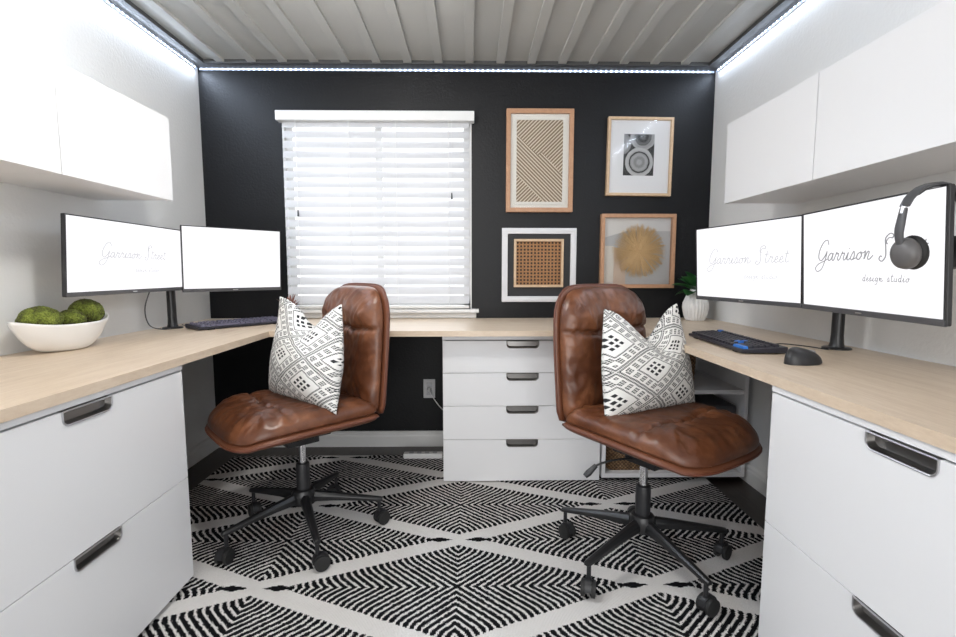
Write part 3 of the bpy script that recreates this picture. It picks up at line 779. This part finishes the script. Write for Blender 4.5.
# ------------------------------------------------------------------ keyboards
def keyboard(label, x, y, yaw, blue, kc='keycap'):
    L, D, H = .46, .155, .022
    t = thing('keyboard', label, 'keyboard', (x, y, ZT), yaw, 'computer keyboards')
    MB().prism([(-D / 2, .004), (D / 2, .004), (D / 2, .026), (-D / 2, .015)], lambda a, c, h: (h, a, c), -L / 2, L / 2).build('case', 'kbbody', t, bevel=.003)
    for sx in (-.17, .17): BX(sx - .015, D / 2 - .03, 0, sx + .015, D / 2 - .005, .0045).build('foot', 'rubber', t)
    for sx in (-.17, .17): BX(sx - .015, -D / 2 + .005, 0, sx + .015, -D / 2 + .02, .0045).build('foot', 'rubber', t)
    def key(x0, x1, yc, hh=.0085):
        z = .015 + (yc + D / 2) / D * .011; a0, a1 = x0 + .001, x1 - .001
        i = .0022; h2 = .0078
        vs = [(a0, yc - hh, z), (a1, yc - hh, z), (a1, yc + hh, z), (a0, yc + hh, z), (a0 + i, yc - hh + i, z + h2), (a1 - i, yc - hh + i, z + h2), (a1 - i, yc + hh - i * .6, z + h2 + .001), (a0 + i, yc + hh - i * .6, z + h2 + .001)]
        return vs, [(0, 3, 2, 1), (4, 5, 6, 7), (0, 1, 5, 4), (1, 2, 6, 5), (2, 3, 7, 6), (3, 0, 4, 7)]
    rows = [(-.060, [1.25, 1.25, 1.25, 6.25, 1.25, 1.25, 1.25, 1.25]), (-.041, [2.25] + [1] * 10 + [2.75]), (-.022, [1.75] + [1] * 11 + [2.25]),
            (-.003, [1.5] + [1] * 12 + [1.5]), (.016, [1] * 13 + [2]), (.045, [1, -1, 1, 1, 1, 1, -.5, 1, 1, 1, 1, -.5, 1, 1, 1, 1])]
    class KL:
        def add(q, v, f):
            if cnt[0] < 100: MB().add(v, f).build('key', kc, t)
            else: rest.add(v, f)
            cnt[0] += 1
    cnt = [0]; rest = MB()
    K = .0195; x00 = -L / 2 + .010
    for ri, (yy_, ws) in enumerate(rows):
        x_ = x00; b = KL()
        for wv_ in ws:
            if wv_ > 0: b.add(*key(x_, x_ + wv_ * K, yy_))
            x_ += abs(wv_) * K
        xn = x00 + 15.3 * K
        if ri in (0, 3, 4, 5):
            for q in range(3): b.add(*key(xn + q * K, xn + (q + 1) * K, yy_))
        elif ri == 1: b.add(*key(xn + K, xn + 2 * K, yy_))
        xn += 3.3 * K
        for q in range(4):
            if xn + (q + 1) * K < L / 2 - .004: b.add(*key(xn + q * K, xn + (q + 1) * K, yy_))
    if rest.v: rest.build('numpad_keys', kc, t)['kind'] = 'stuff'
    for (xa, xb, yc) in blue:
        v, f = key(xa, xb, yc); v = [(p[0], p[1], p[2] + .0006) for p in v]; v = [((p[0] - (xa + xb) / 2) * 1.03 + (xa + xb) / 2, (p[1] - yc) * 1.03 + yc, p[2]) for p in v]
        MB().add(v, f).build('accent_key', 'keyblue', t)['label'] = 'blue keycap'
    return t
# right: user sits at the left (-x) side facing +x -> local +y = +x world
keyboard('black keyboard with a few blue keys on the right worktop', 1.01, 1.845, R(-93), [(-.21, -.185, .045), (-.045 + .13, -.02 + .13, -.003), (.075, .10, -.022), (.150, .222, -.060)])
keyboard('dark keyboard with pale purple sheen on the left worktop', -1.21, 2.535, R(52), [], 'keypale')
c = thing('keyboard_cable', 'thin black cable from the right keyboard to the monitor stand', 'cable', (1.10, 1.74, ZT))
MB().tube(bez([(-.02, -.01, .012), (.03, .0, .018), (.10, -.03, .014), (.16, -.05, .006), (.19, -.03, .003), (.25, .02, .003)], 6), .0022, 6).build('cord', 'blackplastic', c, smooth=True)
c = thing('keyboard_cable', 'black cable trailing from the left keyboard behind the monitor stand', 'cable', (-1.36, 2.47, ZT))
MB().tube(bez([(.035, .01, .012), (-.02, .03, .006), (-.06, -.02, .003), (-.10, .03, .003), (-.16, .09, .003)], 6), .0025, 6).build('cord', 'blackplastic', c, smooth=True)
c = thing('monitor_cable', 'grey cable hanging behind the wide left monitor to the worktop', 'cable', (-1.50, 2.30, ZT))
MB().tube(bez([(.02, .0, .25), (-.02, -.02, .12), (-.02, 0, .03), (.01, .05, .004), (.03, .10, .003)], 6), .0028, 6).build('cord', 'darkgrey', c, smooth=True)

# mouse
ms_ = thing('computer_mouse', 'black computer mouse beside the right keyboard', 'mouse', (1.015, 1.452, ZT), R(-75))
b = MB()
def mo(u, v):
    t_ = 2 * PI * u; f = math.sin(v * PI / 2)
    L, W, H = .062, .037, .042
    rr = math.cos(v * PI / 2) ** .55
    a = math.cos(t_) * L * rr; c_ = math.sin(t_) * W * rr * (1 + .12 * math.cos(t_))
    return (c_, a, .003 + H * f * (1 - .25 * (a / L)) * (1 + .22 * (-c_ / W)))
b.grid(36, 14, mo); b.lathe([(.001, 0), (1, 0), (1, .003)], 36); 
b.v = [(p[0] * .036, p[1] * .061, p[2]) if i >= 37 * 15 else p for i, p in enumerate(b.v)]
b.build('shell', 'blackplastic', ms_, smooth='all', weld=True)
MB().tube([Vector((-.006, .034, .030)) , Vector((.006, .034, .030))], .010, 16).build('scroll_wheel', 'silverplastic', ms_, smooth=True)
MB().tube(bez([(0, .044, .030), (0, .052, .024), (0, .060, .012)], 4), .0008, 5).build('button_split', 'rubber', ms_)

# headphones hung over the monitor's upper edge, near its camera-side end
hp = thing('headphones', 'grey over-ear headphones hanging on the near right monitor', 'headphones', (1.062, 1.115, 1.268), R(6))
HR = .082
arc = [(-HR * math.cos(R(a)) + .0, 0, HR * .95 * math.sin(R(a)) - HR * .95 + .012) for a in range(-8, 189, 14)]
b = MB()
def bandmesh(arc, w, th):
    b = MB(); vs = []
    n = len(arc)
    for i, p in enumerate(arc):
        p = Vector(p); d = (Vector(arc[min(i + 1, n - 1)]) - Vector(arc[max(i - 1, 0)])).normalized(); nrm = Vector((-d.z, 0, d.x))
        k = w * (1 - .25 * abs(2 * i / (n - 1) - 1))
        for a, c in rrect(2, 2, .6, 3): vs.append(p + Vector((0, a * k, 0)) + nrm * c * th)
    m = len(rrect(2, 2, .6, 3))
    b.add(vs, [(i * m + k, i * m + (k + 1) % m, (i + 1) * m + (k + 1) % m, (i + 1) * m + k) for i in range(n - 1) for k in range(m)] + [list(range(m)), list(range((n - 1) * m, n * m))])
    return b
bandmesh([arc[i] for i in range(2, len(arc) - 2)], .015, .004).build('headband', 'darkgrey', hp, smooth=True)
bandmesh([(p[0] * .93, 0, p[2] - .004) for p in arc[4:-4]], .012, .004).build('band_cushion', 'blackplastic', hp, smooth=True)
for sx in (-1, 1):
    ar = bez([(sx * .0785, 0, -.044), (sx * .083, 0, -.072), (sx * .086, 0, -.10), (sx * .080, 0, -.130)], 5)
    bandmesh(ar, .010, .005).build('slider_arm', 'darkgrey', hp, smooth=True)
    MB().tube([(sx * .079, 0, -.040), (sx * .081, 0, -.056)], .0062, 12).build('adjuster', 'steel', hp, smooth=True)
    q = MB().lathe([(.001, -.020), (.022, -.019), (.031, -.012), (.035, 0), (.033, .008), (.028, .012), (.001, .012)], 32)
    M4 = Matrix.Translation((sx * .064, 0, -.146)) @ Matrix.Rotation(R(-sx * 90 - sx * 8), 4, 'Y')
    M4 = Matrix.Translation((sx * .064, 0, -.146)) @ Matrix.Rotation(R(sx * -82), 4, 'Y') @ Matrix.Diagonal((1.05, .9, 1, 1))
    q.xf(M4); cup = q.build('ear_cup', M['cupgrey'], hp, smooth=True)
    e = MB().tube([(.027 * math.cos(R(a)), .027 * math.sin(R(a)), .018) for a in range(0, 360, 15)], .011, 12, closed=True).xf(M4)
    e.build('ear_pad', 'rubber', cup, smooth='all')

# ------------------------------------------------------------------ bowl with moss balls
bw = thing('decorative_bowl', 'white leaf-shaped ceramic bowl on the left worktop', 'bowl', (-1.470, 1.76, ZT), R(89))
b = MB()
def bowl(u, v, off):
    # u around, v 0 base -> 1 rim ; local x long axis
    t_ = 2 * PI * u; c_, s_ = math.cos(t_), math.sin(t_)
    e = abs(c_)
    rx = (.045 + .155 * v ** .62) - off; ry = (.040 + .052 * v ** .55) - off
    px = rx * math.copysign(abs(c_) ** .95, c_); py = ry * math.copysign(abs(s_) ** 1.45, s_)
    z = .098 * v ** 1.5 * (1 + .22 * e ** 3 * v) + (0 if off == 0 else .006 * (1 - v) + .0)
    return (px, py, z)
b.grid(64, 16, lambda u, v: bowl(u, v, 0)); b.grid(64, 16, lambda u, v: bowl(u, v, .005))
n_ = 65; o1 = 16 * n_; o2 = 17 * n_ + 16 * n_
for i in range(64): b.f.append([o1 + i, o1 + i + 1, o2 + i + 1, o2 + i]); b.mi.append(0)
b.f.append(list(range(64))); b.mi.append(0); b.f.append([17 * n_ + i for i in range(64)]); b.mi.append(0)
b.build('bowl', 'ceramic', bw, smooth='all', weld=True)
def moss(label, x, y, z, rx, ry, rz, seed):
    bm = bmesh.new(); bmesh.ops.create_icosphere(bm, subdivisions=5, radius=1)
    for v in bm.verts:
        p = v.co.copy(); k = 1 + .07 * noise.noise(p * 1.6 + Vector((seed, 0, 0))) + .035 * noise.noise(p * 9 + Vector((0, seed, 0))) + .02 * noise.noise(p * 26)
        v.co = Vector((p.x * rx, p.y * ry, p.z * rz)) * k
    me = bpy.data.meshes.new('moss_ball'); bm.to_mesh(me); bm.free(); me.materials.append(M['moss'].m)
    me.polygons.foreach_set('use_smooth', [True] * len(me.polygons))
    o = bpy.data.objects.new('moss_ball', me); COL.objects.link(o); o.location = (x, y, z)
    tag(o, label, 'moss ball', 'green moss balls in the white bowl')
moss('largest green moss ball at the near end of the white bowl', -1.468, 1.665, .915, .058, .068, .048, 1)
moss('smallest green moss ball in the middle of the white bowl', -1.462, 1.785, .905, .044, .046, .040, 5)
moss('green moss ball at the window end of the white bowl', -1.476, 1.876, .928, .052, .060, .050, 9)

# ------------------------------------------------------------------ plants
pp = thing('potted_plant', 'broad-leaved green plant in a white ribbed vase in the corner', 'plant', (1.302, 2.79, ZT))
prof = [(.046, 0), (.052, .004), (.062, .03), (.070, .075), (.068, .10), (.050, .145), (.034, .165), (.032, .178), (.030, .178), (.028, .160), (.001, .155)]
def densify(pf, k=4):
    o = []
    for i in range(len(pf) - 1):
        for j in range(k): t_ = j / k; o.append((pf[i][0] * (1 - t_) + pf[i + 1][0] * t_, pf[i][1] * (1 - t_) + pf[i + 1][1] * t_))
    return o + [pf[-1]]
MB().lathe(densify(prof), 144, fn=lambda t_, z: 1 + .035 * math.cos(t_ * 24)).build('vase', 'ceramic', pp, smooth='all')
MB().lathe([(.001, .150), (.026, .150), (.026, .158), (.001, .158)], 20).build('soil', 'soil', pp)
def leaf(parent, base, az, el, L, W, droop=.5, curl=.2, mat='leaf', name='leaf', stem=.03):
    b = MB(); d = Vector((math.cos(az), math.sin(az), 0)); sd = Vector((-math.sin(az), math.cos(az), 0)); B = Vector(base)
    def P(t_, s_):
        ang = el - droop * t_
        c = B + d * (stem + L * t_) * math.cos((el + ang) / 2) + Vector((0, 0, 1)) * (stem + L * t_) * math.sin((el + ang) / 2)
        wd = W * math.sin(PI * min(1, max(0.001, t_ ** .8))) ** .7
        return c + sd * s_ * wd + Vector((0, 0, curl * abs(s_) * wd))
    b.grid(8, 10, lambda u, v: P(v, 2 * u - 1)); b.grid(8, 10, lambda u, v: P(v, 2 * u - 1) - Vector((0, 0, .0012)))
    b.tube([B, B + d * stem * math.cos(el) + Vector((0, 0, stem * math.sin(el)))], .002, 5)
    b.build(name, mat, parent, smooth='all')
for az, el, L, W in ((170, 38, .095, .036), (205, 60, .10, .036), (130, 55, .09, .034), (250, 35, .085, .034), (90, 70, .09, .03), (225, 15, .08, .034), (300, 45, .075, .03), (185, 80, .095, .032), (20, 50, .06, .028), (155, 12, .07, .032)):
    leaf(pp, (0, 0, .158), R(az), R(el), L * 1.2, W * 1.35, droop=.7, curl=.3)
sp = thing('potted_succulent', 'small reddish spiky succulent peeking above the left pillow by the window', 'plant', (-1.02, 2.74, ZT))
MB().lathe([(.030, 0), (.036, .01), (.042, .07), (.040, .075), (.036, .07), (.034, .062), (.001, .062)], 24).build('pot', 'concrete', sp, smooth=True)
for k in range(16):
    leaf(sp, (0, 0, .062), k * 2.4, R(80 - k * 2.6), .075 + .02 * (k % 3 == 0), .008, droop=.15, mat='succulent', stem=.008)

# ------------------------------------------------------------------ lights
def flush(label, x, y):  # unseen lamp added as fill behind the camera
    cl = thing('added_ceiling_light', label, 'light', (x, y, 2.253), 0, 'added ceiling fill lights')
    MB().lathe([(.19, 0), (.19, -.03), (.17, -.035)], 40).build('rim', 'white_trim', cl, smooth=True)
    MB().lathe([(.168, -.033), (.12, -.045), (.001, -.05)], 40).build('fill_diffuser', 'lens', cl, smooth=True)
flush('unseen flush ceiling light added as fill above and behind the camera', -.35, -.55)
pl_ = thing('added_pendant', 'unseen opal glass pendant added to brighten the ceiling', 'light', (-.50, 1.33, 2.253))  # pendant invented out of view to brighten the ceiling
MB().lathe([(.05, 0), (.05, -.012), (.01, -.02)], 24).build('canopy', 'blackmetal', pl_, smooth=True)
MB().tube([(0, 0, -.015), (0, 0, -.17)], .003, 8).build('cord', 'blackplastic', pl_)
bm_ = MB().lathe([(.085 * math.sin(PI * i / 16), -.25 - .085 * math.cos(PI * i / 16)) for i in range(17)], 32).build('fill_globe', 'fill_globe', pl_, smooth='all')
def area(name, loc, rot, sx, sy, power, col=(1, 1, 1), spread=PI):
    l = bpy.data.lights.new(name, 'AREA'); l.shape = 'RECTANGLE'; l.size = sx; l.size_y = sy; l.energy = power; l.color = col; l.spread = spread
    o = bpy.data.objects.new(name, l); COL.objects.link(o); o.location = loc; o.rotation_euler = rot; return o
# daylight through the blinded window; the rear panel is added fill behind an invented door
area('rear_fill', (-.07, YR - .25, 1.25), (R(90), 0, 0), 2.2, 2.0, 42, (1, .99, .98))  # added fill panel outside the invented rear door
area('window_daylight', ((WX0 + WX1) / 2, YB + .25, 1.45), (R(-90), 0, 0), 1.05, 1.1, 10, (.95, .97, 1.))
LEDC = (.70, .82, 1.)
area('led_light_left', (XL + .008, 1.2, 2.236), (0, R(-35), 0), .006, 3.4, 13, LEDC)
area('led_light_right', (XR - .008, 1.2, 2.236), (0, R(35), 0), .006, 3.4, 6, LEDC)
#area('led_light_back', (-.07, YB - .008, 2.236), (R(-35), 0, 0), 2.9, .006, 1.2, LEDC)
W = bpy.data.worlds.new('daylight'); SC.world = W; W.use_nodes = True
bg = W.node_tree.nodes['Background']; bg.inputs[0].default_value = (.92, .96, 1., 1); bg.inputs[1].default_value = .9

# ------------------------------------------------------------------ camera
cam = bpy.data.cameras.new('camera'); co = bpy.data.objects.new('camera', cam); COL.objects.link(co)
F = 485.; cam.sensor_width = 36; cam.lens = F / 956 * 36; cam.clip_start = .02
P_ = math.atan(46.5 / F); YW = math.atan(7 / F)
co.location = (0, 0, 1.08); co.rotation_euler = (PI / 2 - P_, 0, -YW)
SC.camera = co
SC.view_settings.view_transform = 'Standard'; SC.view_settings.look = 'None'; SC.view_settings.gamma = 1; SC.view_settings.use_curve_mapping = False
SC.view_settings.exposure = 0.5
